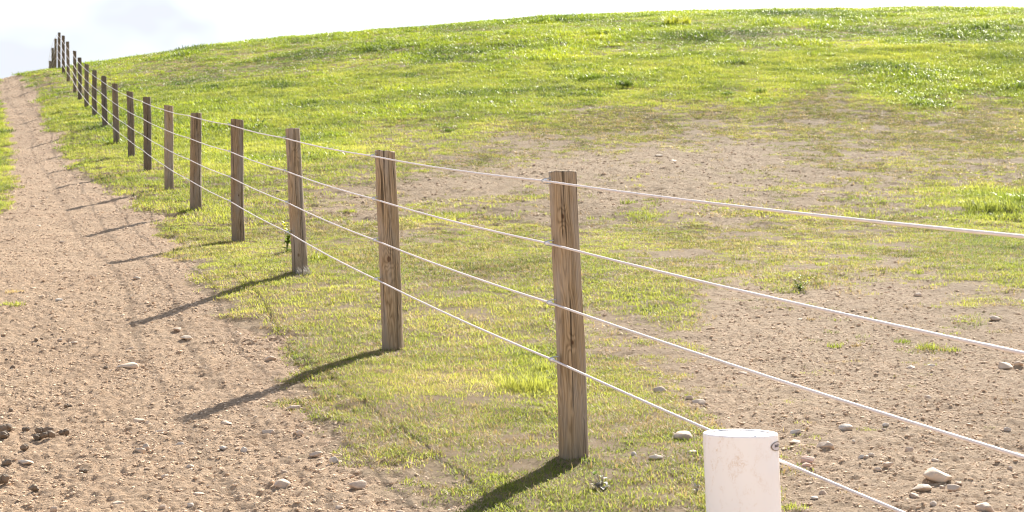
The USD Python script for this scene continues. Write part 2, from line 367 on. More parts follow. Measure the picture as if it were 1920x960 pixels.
def wood_material(path, knots, pith, tone=1.0, grey=0.35, zfoot=-50.0):
    """Weathered softwood in the post's own coordinates (lp: across, across, along): year rings cut lengthwise, bent round knots, fibres, greyed stains, cracks."""
    nodes = {
        'lp': ('attribute', {'attribute': 'lp'}),
        'wm': ('mapping', {'scale': (9.0, 9.0, 2.2)}),
        'w': ('noise_texture', {'scale': 1.0, 'detail': 3.0, 'roughness': 0.5}),
        'ws': ('vector_math', {'math_type': 'multiply_add', 'vector2': (0.075, 0.075, 0.0), 'vector3': (-0.0375 + pith[0], -0.0375 + pith[1], 0)}),
        'wa': ('vector_math', {'math_type': 'add'}),
        'flat': ('vector_math', {'math_type': 'multiply', 'vector2': (1, 1, 0.0)}),
        'len': ('vector_math', {'math_type': 'length'}),
        'rs': ('math', {'math_type': 'multiply', 'value2': 820.0}),
        'ringr': ('math', {'math_type': 'sine'}),
        'ring': ('map_range', {'from_min': -1.0, 'from_max': 1.0, 'to_min': 0.0, 'to_max': 1.0}),
        'rc': ('rgb_ramp', {'ramp': [(0.0, (0.29 * tone, 0.212 * tone, 0.132 * tone)), (0.55, (0.255 * tone, 0.182 * tone, 0.108 * tone)), (0.9, (0.195 * tone, 0.135 * tone, 0.077 * tone)), (1.0, (0.18 * tone, 0.122 * tone, 0.07 * tone))]}),
        'fm': ('mapping', {'scale': (150.0, 150.0, 4.0)}),
        'fn': ('noise_texture', {'scale': 1.0, 'detail': 4.0, 'roughness': 0.65}),
        'fr': ('rgb_ramp', {'ramp': [(0.28, (0.45, 0.42, 0.39)), (0.48, (0.95, 0.95, 0.95)), (0.75, (1.3, 1.28, 1.25))]}),
        'm1': ('mix', {'mix_type': 'multiply', 'fac': 0.9}),
        'sm': ('mapping', {'scale': (14.0, 14.0, 2.5)}),
        'sn': ('noise_texture', {'scale': 1.0, 'detail': 5.0, 'roughness': 0.6}),
        'sr': ('rgb_ramp', {'ramp': [(0.42, (0, 0, 0)), (0.68, (grey + 0.35,) * 3)]}),
        'm2': ('mix', {'mix_type': 'mix', 'color2': (0.25 * tone, 0.215 * tone, 0.18 * tone)}),
        'cm': ('mapping', {'scale': (95.0, 95.0, 1.6)}),
        'cn': ('noise_texture', {'scale': 1.0, 'detail': 2.0, 'roughness': 0.5}),
        'cr': ('rgb_ramp', {'ramp': [(0.0, (0, 0, 0)), (0.33, (0.1, 0.08, 0.06)), (0.39, (1, 1, 1)), (1, (1, 1, 1))]}),
        'm3': ('mix', {'mix_type': 'multiply', 'fac': 0.75}),
        'sz': ('separate_xyz', {}), 'fz': ('map_range', {'clamp': True, 'from_min': zfoot + 0.03, 'from_max': zfoot + 0.26, 'to_min': 1.0, 'to_max': 0.0}), 'fq': ('math', {'math_type': 'multiply'}),
        'm6': ('mix', {'mix_type': 'mix', 'color2': (0.16, 0.115, 0.07)}),
        'wf': ('noise_texture', {'scale': 60.0, 'detail': 4.0, 'roughness': 0.75}),
        'wr': ('rgb_ramp', {'ramp': [(0.70, (0, 0, 0)), (0.76, (0.75, 0.75, 0.75))]}),
        'm5': ('mix', {'mix_type': 'mix', 'color2': (0.62, 0.57, 0.52)}),
        'hb': ('math', {'math_type': 'multiply_add', 'value2': 1.4}),
        'b': ('bump', {'strength': 0.9, 'distance': 0.006}),
        'p': ('principled_bsdf', {'roughness': 0.85, 'specular_ior_level': 0.25}),
    }
    links = [('lp.vector', 'wm.vector'), ('wm.vector', 'w.vector'), ('w.color', 'ws.vector1'), ('ws.vector', 'wa.vector1'), ('lp.vector', 'wa.vector2'), ('wa.vector', 'flat.vector1'), ('flat.vector', 'len.vector1'),
             ('ringr.value', 'ring.value'), ('ring.result', 'rc.fac'), ('lp.vector', 'fm.vector'), ('fm.vector', 'fn.vector'), ('fn.fac', 'fr.fac'), ('rc.color', 'm1.color1'), ('fr.color', 'm1.color2'),
             ('lp.vector', 'sm.vector'), ('sm.vector', 'sn.vector'), ('sn.fac', 'sr.fac'), ('sr.color', 'm2.fac'), ('m1.color', 'm2.color1'), ('lp.vector', 'cm.vector'), ('cm.vector', 'cn.vector'), ('cn.fac', 'cr.fac'),
             ('m2.color', 'm3.color1'), ('cr.color', 'm3.color2'), ('lp.vector', 'wf.vector'), ('wf.fac', 'wr.fac'), ('cr.color', 'hb.value1'), ('fn.fac', 'hb.value3'), ('hb.value', 'b.height'), ('b.normal', 'p.normal')]
    rad, col = 'len.value', 'm3.color'
    for k, (c, size) in enumerate(knots):
        nodes |= {f'kd{k}': ('vector_math', {'math_type': 'subtract', 'vector2': tuple(c)}), f'ks{k}': ('vector_math', {'math_type': 'multiply', 'vector2': (1, 1, 0.62)}), f'kl{k}': ('vector_math', {'math_type': 'length'}),
                  f'kw{k}': ('map_range', {'range_type': 'smoothstep', 'clamp': True, 'from_min': 0.0, 'from_max': size * 4.0, 'to_min': size * 1.5, 'to_max': 0.0}),
                  f'ka{k}': ('math', {'math_type': 'add'}),
                  f'kr{k}': ('rgb_ramp', {'ramp': [(0.0, (0.22, 0.18, 0.15)), (0.35, (0.34, 0.28, 0.24)), (0.62, (0.40, 0.30, 0.25)), (0.8, (0.85, 0.8, 0.75)), (1, (1, 1, 1))]}),
                  f'kf{k}': ('math', {'math_type': 'divide', 'value2': size * 1.25}), f'km{k}': ('mix', {'mix_type': 'multiply', 'fac': 1.0})}
        links += [('lp.vector', f'kd{k}.vector1'), (f'kd{k}.vector', f'ks{k}.vector1'), (f'ks{k}.vector', f'kl{k}.vector1'), (f'kl{k}.value', f'kw{k}.value'), (rad, f'ka{k}.value1'), (f'kw{k}.result', f'ka{k}.value2'),
                  (f'kl{k}.value', f'kf{k}.value1'), (f'kf{k}.value', f'kr{k}.fac'), (col, f'km{k}.color1'), (f'kr{k}.color', f'km{k}.color2')]
        rad, col = f'ka{k}.value', f'km{k}.color'
    links += [(rad, 'rs.value1'), ('rs.value', 'ringr.value1'), ('wr.color', 'm5.fac'), (col, 'm5.color1'), ('lp.vector', 'sz.vector'), ('sz.z', 'fz.value'), ('fz.result', 'fq.value1'), ('sn.fac', 'fq.value2'), ('fq.value', 'm6.fac'), ('m5.color', 'm6.color1'), ('m6.color', 'p.base_color')]
    return usdkit.material(stage, path, nodes, links, surface='p.BSDF')


def plain(path, col, rough=0.5, metallic=0.0, spec=0.5, noise=0.0, scale=40.0, bump=0.0):
    dark = tuple(c * (1 - noise) for c in col)
    return usdkit.material(stage, path, {
        'g': ('geometry', {}), 'n': ('noise_texture', {'scale': scale, 'detail': 5.0, 'roughness': 0.6}),
        'r': ('rgb_ramp', {'ramp': [(0.3, dark), (0.7, col)]}), 'b': ('bump', {'strength': bump, 'distance': 0.002}),
        'p': ('principled_bsdf', {'roughness': rough, 'metallic': metallic, 'specular_ior_level': spec}),
    }, [('g.position', 'n.vector'), ('n.fac', 'r.fac'), ('r.color', 'p.base_color'), ('n.fac', 'b.height'), ('b.normal', 'p.normal')], surface='p.BSDF')


M_rope = plain('/World/Looks/white_rope', (0.54, 0.485, 0.475), 0.6, noise=0.2, scale=25, bump=0.3)
M_clip = plain('/World/Looks/galvanised_clip', (0.42, 0.43, 0.45), 0.42, metallic=0.8, noise=0.3)
M_clipw = plain('/World/Looks/white_insulator', (0.6, 0.6, 0.62), 0.45, noise=0.15)

# ------------------------------------------------------------------ the ground: one sheet, cut along the track's edge
cols_s = np.concatenate([np.linspace(-3.0, -0.55, 26)[:-1], np.linspace(-0.55, -0.36, 40)[:-1], np.linspace(-0.36, 0.36, 640), np.linspace(0.36, 0.55, 40)[1:], np.linspace(0.55, 3.0, 26)[1:]])
rows = [2.6]
while rows[-1] < 78:
    y = rows[-1]
    rows.append(y + (0.0019 * y + 0.002 if y > 5.5 else 0.06))
rows = np.concatenate([np.linspace(-60, 2.6, 40)[:-1], np.array(rows), np.geomspace(80, 620, 46)])
SX = np.where(rows > 5.0, rows, 5.0)
gX = cols_s[None, :] * SX[:, None]
far_rows = rows > 78
gX[far_rows] = gX[far_rows] * np.linspace(1, 1.6, far_rows.sum())[:, None]
gY = np.repeat(rows[:, None], len(cols_s), 1)
gZ = land(gX, gY)
shp = gX.shape
fx, fy = gX.ravel(), gY.ravel()
den, dry_, len_, onpath = cover(fx, fy)
nearby = np.exp(-np.maximum(fy - 12, 0) / 45) * (np.abs(fx) < 0.5 * np.maximum(fy, 4)) * (fy > 2.6)
bare = np.clip(1 - den, 0.15, 1)
bare = np.where(onpath, 1, bare)
relief = 0.10 * nz(fx, fy, 1.9, 14, 3) * smooth01(12, 24, fy) * (1 + smooth01(34, 50, fy)) + 0.034 * nz(fx, fy, 4.5, 11, 3) + (0.11 * nz(fx, fy, 5.5, 19, 3) + 0.05 * nz(fx, fy, 13, 20, 2)) * smooth01(14, 22, fy) * (1 - smooth01(48, 60, fy)) * ~onpath + 0.034 * bare * nz(fx, fy, 13, 12, 3) * (0.6 + 2.0 * np.abs(nz(fx, fy, 1.1, 18, 2))) + 0.040 * bare * nz(fx, fy, 34, 13, 2)
# hoof-worn turf stands a little proud of the bare soil
lip = 0.018 * np.where(onpath, 0, smooth01(0.3, 0.7, den))
gZ = gZ + ((relief * nearby + lip * np.exp(-np.maximum(fy - 30, 0) / 20) * (fy > 2.6)).reshape(shp))
top_z = RegularGridInterpolator((np.arange(len(rows)), np.arange(len(cols_s))), gZ, bounds_error=False, fill_value=None)


def surf(X, Y):
    """Height of the built sheet, with its small relief."""
    X, Y = np.asarray(X, float), np.asarray(Y, float)
    r = np.interp(Y, rows, np.arange(len(rows)))
    s = np.where(Y > 78, np.nan, X / np.where(Y > 5.0, Y, 5.0))
    s = np.where(np.isnan(s), X / Y, s)
    c = np.interp(s, cols_s, np.arange(len(cols_s)))
    return top_z(np.stack([r, c], -1))


V = np.stack([gX, gY, gZ], -1).reshape(-1, 3)
idx = np.arange(V.shape[0]).reshape(shp)
quads = np.stack([idx[:-1, :-1], idx[:-1, 1:], idx[1:, 1:], idx[1:, :-1]], -1).reshape(-1, 4)
qpath = onpath[quads].sum(1) >= 2


def sub(q):
    u, inv = np.unique(q, return_inverse=True)
    return u, inv.reshape(q.shape)


Vn = meshkit.arrays((V, quads), True)[2]
for name, mask, mat, label in (('ground', ~qpath, M_soil, 'pasture soil of the hillside under grass, bare and stony at the lower right'),
                               ('dirt_path', qpath, M_path, 'worn tan dirt track running uphill along the left side of the fence')):
    u, q = sub(quads[mask])
    cv = np.where(onpath[u], 0.0, np.clip(den[u] * 0.95 + 0.42 * smooth01(14, 22, V[u][:, 1]), 0, 1))
    g = obj(name, (V[u], q), mat, None, False, cover=cv)
    m = UsdGeom.Mesh(g)
    m.CreateNormalsAttr(Vt.Vec3fArray.FromNumpy(Vn[u].astype(np.float32)))
    m.SetNormalsInterpolation('vertex')
    tag(g, label, None, None, 'structure')

# ------------------------------------------------------------------ grass, crumbs: instanced stuff
def blade(rng, base, az, L, w, lean, curl):
    d = np.array([math.cos(az), math.sin(az), 0.0])
    s = np.array([-d[1], d[0], 0.0])
    b = np.asarray(base, float)
    h1, h2 = L * 0.55, L
    p1 = b + d * (math.sin(lean) * h1) + np.array([0, 0, math.cos(lean) * h1])
    l2 = lean + curl
    p2 = p1 + d * (math.sin(l2) * (h2 - h1)) + np.array([0, 0, math.cos(l2) * (h2 - h1)])
    v = np.array([b - s * w * 0.5, b + s * w * 0.5, p1 - s * w * 0.42, p1 + s * w * 0.42, p2])
    return v, np.array([[0, 1, 3], [0, 3, 2], [2, 3, 4]])


def clump(seed, n, radius, lo, hi, w, lean=(0.1, 0.8), curl=(0.1, 0.9), sink=0.006):
    rng = np.random.default_rng(seed)
    parts = []
    for _ in range(n):
        r, a = radius * math.sqrt(rng.random()), rng.random() * 6.283
        parts.append(blade(rng, (r * math.cos(a), r * math.sin(a), -sink), rng.random() * 6.283, rng.uniform(lo, hi), w * rng.uniform(0.7, 1.3), rng.uniform(*lean), rng.uniform(*curl)))
    return join(parts)


def instancer(name, protos, mat, pts, which, yaw, scl, label, cat, tilt=None):
    pi = UsdGeom.PointInstancer.Define(stage, path_for(name))
    paths = []
    for k, m in enumerate(protos):
        p = pi.GetPath().AppendPath('clump' if k == 0 else f'clump_{k:03d}')
        usdkit.mesh(stage, p.pathString, m, mat)
        paths.append(p)
    pi.CreatePrototypesRel().SetTargets(paths)
    pi.CreateProtoIndicesAttr(Vt.IntArray.FromNumpy(np.asarray(which, np.int32)))
    pi.CreatePositionsAttr(Vt.Vec3fArray.FromNumpy(np.asarray(pts, np.float32)))
    if tilt is None:
        h = np.zeros((len(pts), 4))
        h[:, 0], h[:, 3] = np.cos(yaw / 2), np.sin(yaw / 2)
    else:
        q = Rotation.from_euler('zxy', np.column_stack([yaw, tilt])).as_quat()
        h = q[:, [3, 0, 1, 2]]
    pi.CreateOrientationsAttr(Vt.QuathArray([Gf.Quath(*map(float, x)) for x in h]))
    s = np.asarray(scl, np.float32)
    pi.CreateScalesAttr(Vt.Vec3fArray.FromNumpy(np.repeat(s[:, None], 3, 1) if s.ndim == 1 else s))
    return tag(pi.GetPrim(), label, cat, None, 'stuff')


def scatter(rng, y0, y1, per_m2, half=0.40):
    """Points spread evenly over the ground between two depths."""
    area = half * (y1 * y1 - y0 * y0)
    n = int(area * per_m2)
    Y = np.sqrt(rng.random(n) * (y1 * y1 - y0 * y0) + y0 * y0)
    return (rng.random(n) * 2 - 1) * half * Y, Y


rng = np.random.default_rng(11)
turf = [clump(100 + k, 30, 0.062, 0.012, 0.036, 0.0030, (0.3, 1.3), (0.1, 0.9)) for k in range(6)]
straw = [clump(200 + k, 22, 0.065, 0.012, 0.040, 0.0027, (0.45, 1.4), (0.0, 0.5)) for k in range(5)]
mid = [clump(300 + k, 24, 0.12, 0.03, 0.085, 0.0062, (0.2, 1.1), (0.1, 1.0)) for k in range(6)]
midstraw = [clump(350 + k, 18, 0.12, 0.025, 0.075, 0.0055, (0.6, 1.4), (0.0, 0.6)) for k in range(4)]
hillc = [clump(400 + k, 30, 0.25, 0.05, 0.15, 0.0125, (0.2, 1.2), (0.2, 1.2)) for k in range(6)]


def sow(y0, y1, per, seed, pick, nproto, base_scale, use_len=True, clumpy=0.0):
    r = np.random.default_rng(seed)
    X, Y = scatter(r, y0, y1, per)
    d, dr, ln, on = cover(X, Y)
    # grass thins out in small gaps, not evenly
    gap = nz(X, Y, 0.8, 24, 3) * 0.9 + nz(X, Y, 3.3, 21, 3) * 1.2 + nz(X, Y, 12, 22, 2) * 0.55
    dd = smooth01(0.0, 1.0, d)
    dr = np.clip(dr + 0.9 * nz(X, Y, 1.6, 26, 3), 0, 1)
    if clumpy:
        prob = pick(dd, dr) * smooth01(0.93, 1.12, ln + 0.15 * smooth01(48, 58, Y) + 0.5 * nz(X, Y, 0.9, 27, 3)) * (0.8 + 0.6 * gap)
    else:
        prob = pick(dd, dr) * np.clip(0.5 + (dd - 0.5) * 1.25 + gap * 2.2, 0.0, 1) * (d > 0.03)
    prob = prob * smooth01(0.02, 0.36, d + 0.25 * nz(X, Y, 2.2, 28, 2))
    keep = (r.random(len(X)) < prob) & ~on
    X, Y, ln = X[keep], Y[keep], ln[keep]
    Z = surf(X, Y)
    s = base_scale * r.uniform(0.75, 1.3, len(X)) * (ln if use_len else 1.0)
    if clumpy:
        s = s * (0.75 + clumpy * 3.2 * np.maximum(nz(X, Y, 0.7, 41, 3), 0) + clumpy * 2.0 * np.maximum(nz(X, Y, 0.2, 42, 2), 0)) * (1 + 0.8 * smooth01(58, 64, Y) * r.random(len(X)) ** 2)
    return np.stack([X, Y, Z], -1), r.integers(0, nproto, len(X)), r.random(len(X)) * 6.283, s


def merge(*a):
    off, out = 0, []
    for (p, w, y, s), n in a:
        out.append((p, w + off, y, s))
        off += n
    return [np.concatenate(c) for c in zip(*out)]


p, w, yw, s = merge((sow(4.5, 11, 1250, 1, lambda d, dr: np.clip(1.1 - 1.12 * dr, 0.12, 1), 6, 0.9), 0), (sow(11, 20, 600, 12, lambda d, dr: np.clip(1.1 - 1.12 * dr, 0.12, 1), 6, 1.1), 6), (sow(20, 50, 170, 2, lambda d, dr: np.clip(1.3 - 1.4 * dr, 0.12, 1), 6, 0.9), 6))
instancer('short_grass', turf + mid, M_green, p, w, yw, s, 'short cropped green grass on both sides of the fence', 'grass')
NG = len(p)
p, w, yw, s = merge((sow(4.5, 11, 700, 3, lambda d, dr: np.clip(dr * 1.55 - 0.1, 0, 1), 5, 1.0, False), 0), (sow(11, 20, 340, 13, lambda d, dr: np.clip(dr * 1.55 - 0.1, 0, 1), 5, 1.2, False), 5), (sow(20, 75, 80, 4, lambda d, dr: np.clip(dr * 1.4 - 0.1, 0, 1), 4, 1.0, False), 4))
instancer('dry_grass', straw + midstraw, M_dry, p, w, yw, s, 'straw-coloured dead grass lying between the green blades', 'dry grass')
NDR = len(p)
p, w, yw, s = sow(30, 76, 75, 5, lambda d, dr: 1.12 - 0.5 * dr, 6, 0.60, True, 1.0)
instancer('hill_grass', hillc, M_lush, p, w, yw, s, 'bright yellow-green grass covering the upper hillside', 'grass')
NH = len(p)
p, w, yw, s = sow(14, 56, 260, 9, lambda d, dr: np.clip((dr - 0.38) * 3.0, 0, 1), 6, 0.55, False)
instancer('worn_turf', mid, M_olive, p, w, yw, s, 'thin trampled olive-brown turf across the middle of the pasture', 'turf')

# loose crumbs of soil
def lump(seed, detail=1, flat=0.65, rough=0.28):
    m = trimesh.creation.icosphere(detail, 1.0)
    v = np.array(m.vertices)
    n = meshkit.fbm(v * 1.3 + seed * 9.7, 2, seed) - 0.5
    v = v * (1 + 2 * rough * n)[:, None]
    rs = np.random.default_rng(seed)
    v *= np.array([1.0, rs.uniform(0.6, 0.95), flat * rs.uniform(0.75, 1.2)])
    return v, np.array(m.faces)


crumbs = [lump(k, 1, 0.55, 0.9) for k in range(7)]


def crumble(y0, y1, per, seed, lo, hi):
    r = np.random.default_rng(seed)
    X, Y = scatter(r, y0, y1, per)
    d, dr, ln, on = cover(X, Y)
    patch = np.clip(0.6 + 2.2 * nz(X, Y, 1.8, 31, 3), 0.08, 1)
    keep = r.random(len(X)) < np.where(on, 1.0, np.clip(1 - d * 1.25, 0, 1)) * patch
    X, Y = X[keep], Y[keep]
    s = lo * (hi / lo) ** (r.random(len(X)) ** 3.6)
    return np.stack([X, Y, surf(X, Y) + s * 0.05], -1), r.integers(0, 7, len(X)), r.random(len(X)) * 6.283, s


p, w, yw, s = merge((crumble(4.5, 12, 3400, 6, 0.0028, 0.0125), 0), (crumble(12, 22, 700, 7, 0.005, 0.018), 0), (crumble(22, 66, 160, 8, 0.009, 0.028), 0))
instancer('soil_crumbs', crumbs, M_crumb, p, w, yw, s, 'small crumbs and pebbles of tan soil strewn over the bare ground', 'soil crumbs')
print('grass', NG, NDR, NH, 'crumbs', len(p))

# ------------------------------------------------------------------ fence posts
def local_knots(n, spec, W, H):
    return [((ux * W, -W * 0.5, (1 - fy_) * H + 3.1 * n), sz) for ux, fy_, sz in spec]


KNOTS = {0: [(-0.12, 0.16, 0.010), (0.02, 0.60, 0.009), (-0.42, 0.36, 0.006)], 1: [(-0.12, 0.545, 0.017), (0.25, 0.83, 0.007)], 2: [(0.28, 0.18, 0.012), (0.22, 0.58, 0.007), (-0.1, 0.88, 0.012)], 3: [(0.05, 0.62, 0.011)], 4: [(-0.1, 0.3, 0.010)]}
POST_LABELS = [
    'nearest wooden fence post, with bold rippled grain and two knots, beside the white cylinder',
    'second nearest wooden fence post, with one large oval knot halfway up',
    'third nearest wooden fence post, leaning left with pale grass and weeds at its foot',
    'dark brown wooden post, fourth from the near end of the rope fence',
    'brown wooden post, fifth from the near end of the rope fence, shadow reaching the track',
    'pale reddish-grey wooden post between two darker ones, sixth along the fence',
    'dark wooden post, seventh along the fence, small weed at its foot',
    'slim blackish-brown post, eighth from the near end of the fence',
    'dark weathered post, ninth from the near end of the fence',
    'tenth fence post from the near end, halfway up the slope to the skyline',
    'eleventh fence post from the near end, standing in bright green grass',
    'twelfth fence post from the near end, on the upper slope',
    'thirteenth fence post from the near end, its top just under the skyline',
    'fence post on the brow just right of the gap in the far row of posts',
    'rightmost of the three tall posts standing together on the brow',
    'middle one of the three tall posts standing together on the brow',
    'highest post of the fence, on the brow against the white sky',
    'first post behind the brow, just left of the highest one',
    'second post behind the brow, lower part hidden by the hill',
    'last and lowest post visible behind the brow, leftmost on the skyline']
TONES = [1.0, 1.0, 0.95, 0.72, 0.72, 0.95, 0.66, 0.5, 0.62, 0.62, 0.6, 0.55, 0.55, 0.5, 0.55, 0.55, 0.55, 0.5, 0.5, 0.5]
rope_pts = [[] for _ in range(4)]
ROPE_DROP = np.array([0, 116, 227, 333]) / F * DY[0]        # heights below the top strand
GROUP = 'wooden posts of the rope fence'
far_wood = [wood_material(f'/World/Looks/weathered_wood_far_{"abc"[k]}', [], (0.01 * k, 0.03), t) for k, t in enumerate((0.5, 0.58, 0.66))]
for n, (bx, by, tx, ty, wpx, ry) in enumerate(POSTS):
    d = DY[n]
    B = np.array([(bx - 960) / F * d, d, EYE - (by - 480) / F * d])
    B[2] = float(surf(B[0], B[1]))
    Tz = EYE - (ty - 480) / F * d
    Tx = (tx - 960) / F * d
    W, H = wpx / F * d * 0.97, Tz - B[2]
    rs = np.random.default_rng(500 + n)
    yaw = math.radians(rs.uniform(3, 9)) - math.atan2(B[0], d)      # a touch of the sunny side shows
    X = thing('fence_post', POST_LABELS[n], 'fence post', B, yaw, GROUP)
    nr, na = (64, 56) if n < 3 else (30, 28) if n < 8 else (10, 14)
    hs = np.concatenate([[-0.25], np.linspace(0, 1, nr) ** 1.0 * (H - 0.006), [H]])
    ang = np.arange(na) * 2 * np.pi / na
    e = 2.4
    # rounded-square section
    cr = (np.abs(np.cos(ang)) ** e + np.abs(np.sin(ang)) ** e) ** (-1 / e)
    ox, oy = cr * np.cos(ang), cr * np.sin(ang)
    VV, LP = [], []
    ca, sa = math.cos(-yaw), math.sin(-yaw)
    leanx = (Tx - B[0])
    lx, ly = leanx * ca, leanx * sa
    for i, h in enumerate(hs):
        u = max(h, 0) / H
        half = W * 0.5 * (1.02 - 0.045 * u + 0.03 * math.exp(-u * 6))
        if i == len(hs) - 1:
            half *= 0.955
        z3 = np.full(na, h)
        dx = 0.0035 * W / 0.13 * 2 * (meshkit.fbm(np.stack([ox * 2.2 + n * 5, oy * 2.2, z3 * 2.3], -1), 3, n) - 0.5) * 2.2
        crack = -0.010 * np.exp(-((ang - 4.95 - 0.10 * math.sin(h * 2 + n)) / 0.05) ** 2) if n < 3 else 0
        chip = -0.007 * np.exp(-((ang - 5.5) / 0.22) ** 2) * smooth01(0.0, 0.02, 0.125 * 0 + (u - 0.13)) if n == 0 else 0
        rr = half + dx + crack + chip
        cx_, cy_ = ox * rr, oy * rr * 0.88
        bow = 0.006 * math.sin(u * 3.1 + n)
        zz = z3.copy()
        if i >= len(hs) - 2:
            zz = zz - 0.010 * (ox + 1) * 0.5 * (1 if n % 2 else -0.4) - 0.004 * np.abs(np.sin(3 * ang + n))
        VV.append(np.stack([cx_ + lx * u + bow, cy_ + ly * u, zz], -1))
        LP.append(np.stack([cx_, cy_, zz + 3.1 * n], -1))
    ctop = VV[-1].mean(0) + [0, 0, 0.002]
    VV = np.vstack(VV + [ctop[None]])
    LP = np.vstack(LP + [np.array([[0, 0, H + 3.1 * n]])])
    i, j = np.meshgrid(np.arange(len(hs) - 1), np.arange(na), indexing='ij')
    q = np.stack([i * na + j, i * na + (j + 1) % na, (i + 1) * na + (j + 1) % na, (i + 1) * na + j], -1).reshape(-1, 4)
    f = np.vstack([q[:, [0, 1, 2]], q[:, [0, 2, 3]]])
    o = (len(hs) - 1) * na
    k = np.arange(na)
    f = np.vstack([f, np.stack([o + k, o + (k + 1) % na, np.full(na, len(VV) - 1)], 1)])
    mat = wood_material(f'/World/Looks/weathered_wood_{n}', local_knots(n, KNOTS.get(n, []), W, H), (rs.uniform(-0.02, 0.02), 0.035), TONES[n], 0.5 if n != 5 else 0.65, 3.1 * n) if n < 6 else far_wood[n % 3]
    obj('timber', (VV, f), mat, X, True, lp=LP)
    # rope points: on the track side, at the post's left edge
    rz = EYE - (ry - 480) / F * d
    for sdx in range(4):
        z = rz - ROPE_DROP[sdx]
        u = (z - B[2]) / H
        xl = B[0] + leanx * u - W * 0.5 - 0.012 - 0.05 * W
        yl = d - W * 0.30
        rope_pts[sdx].append((xl, yl, z))
        if n < 8:
            # insulator: a bent wire staple holding a short sleeve round the rope
            lc = lambda P: ((P[0] - B[0]) * ca - (P[1] - B[1]) * sa, (P[0] - B[0]) * sa + (P[1] - B[1]) * ca, P[2] - B[2])
            c = np.array(lc((xl, yl, z)))
            rd = np.array(lc((B[0] + 0.29, B[1] - 0.956, B[2])))
            rd /= np.linalg.norm(rd)
            side = np.array([1.0, 0.0, 0.0])
            th = np.linspace(0, np.pi, 9)
            loop = np.array([c + side * (0.030 - 0.028 * math.sin(t) * 1.55) + np.array([0, 0, 0.013 * math.cos(t)]) for t in th])
            clip = obj('insulator', tube([c - rd * 0.022, c - rd * 0.02, c + rd * 0.02, c + rd * 0.022], [0.006, 0.0085, 0.0085, 0.006], 8), M_clipw, X, 30)
            if n < 4:
                obj('staple', tube(loop, 0.0026, 6), M_clip, clip, 40)

# the rope goes on past the right edge of the picture to a post that stands just outside it
R_EDGE = [(1920, 441), (1920, 660), (1920, 855), (1920, 1053)]
ROPE_LABELS = ['topmost white rope of the fence, just under the post tops', 'second white rope from the top of the fence', 'third white rope from the top of the fence', 'lowest white rope of the fence, passing behind the white cylinder']
n0_d = DY[0] - STEP * 1.02
for k in range(4):
    P1 = np.array(rope_pts[k][0])
    ex, ey = R_EDGE[k]
    dd_ = DY[0] - STEP * 0.985
    E = np.array([(ex - 960) / F * dd_, dd_, EYE - (ey - 480) / F * dd_])
    end = P1 + (E - P1) * 1.08
    pts = [end] + [np.array(p_) for p_ in rope_pts[k]]
    line = []
    for a, b in zip(pts[:-1], pts[1:]):
        t = np.linspace(0, 1, 14)[:-1]
        sag = 0.012 * 4 * t * (1 - t)
        seg = a + (b - a) * t[:, None]
        seg[:, 2] -= sag
        line.append(seg)
    line = np.vstack(line + [pts[-1][None]])
    r = obj('fence_rope', tube(line, 0.0049, 10), M_rope, None, 50)
    tag(r, ROPE_LABELS[k], 'fence rope', 'white ropes strung along the fence')

# ------------------------------------------------------------------ the white cylinder
PD = 5.55
cx0, cy0 = (1388 - 960) / F * PD, PD
PR = 70.0 / F * PD
ptop = EYE - (811 - 480) / F * PD
pg = float(surf(cx0, cy0))
PH = ptop - pg
cyl = thing('water_pipe', 'white plastic cylinder with dirt stains and an oval sticker, in the foreground', 'cylinder', (cx0, cy0, pg))
M_pvc = usdkit.material(stage, '/World/Looks/stained_white_plastic', {
    'g': ('geometry', {}),
    'm': ('mapping', {'scale': (1.0, 1.0, 0.7)}),
    'n': ('noise_texture', {'scale': 16.0, 'detail': 9.0, 'roughness': 0.72, 'distortion': 0.7}),
    'r': ('rgb_ramp', {'ramp': [(0.0, (0, 0, 0)), (0.49, (0, 0, 0)), (0.63, (0.75, 0.75, 0.75)), (1, (0.9, 0.9, 0.9))]}),
    'n2': ('noise_texture', {'scale': 70.0, 'detail': 4.0, 'roughness': 0.7, 'distortion': 2.5}),
    'r2': ('rgb_ramp', {'ramp': [(0.0, (0, 0, 0)), (0.46, (0, 0, 0)), (0.58, (1, 1, 1)), (1, (1, 1, 1))]}),
    'mm': ('mix', {'mix_type': 'multiply', 'fac': 1.0}),
    'sep': ('separate_xyz', {}),
    'lf': ('map_range', {'clamp': True, 'from_min': cx0 + 0.09, 'from_max': cx0 - 0.12, 'to_min': 0.28, 'to_max': 1.0}),
    'fx': ('math', {'math_type': 'multiply'}),
    'bw': ('rgb_to_bw', {}),
    'c': ('mix', {'mix_type': 'mix', 'color1': (0.64, 0.62, 0.63), 'color2': (0.44, 0.29, 0.17)}),
    'p': ('principled_bsdf', {'roughness': 0.38, 'specular_ior_level': 0.5, 'subsurface_weight': 0.0}),
}, [('g.position', 'm.vector'), ('m.vector', 'n.vector'), ('m.vector', 'n2.vector'), ('n.fac', 'r.fac'), ('n2.fac', 'r2.fac'), ('r.color', 'mm.color1'), ('r2.color', 'mm.color2'), ('mm.color', 'bw.color'),
    ('g.position', 'sep.vector'), ('sep.x', 'lf.value'), ('bw.val', 'fx.value1'), ('lf.result', 'fx.value2'), ('fx.value', 'c.fac'), ('c.color', 'p.base_color')], surface='p.BSDF')


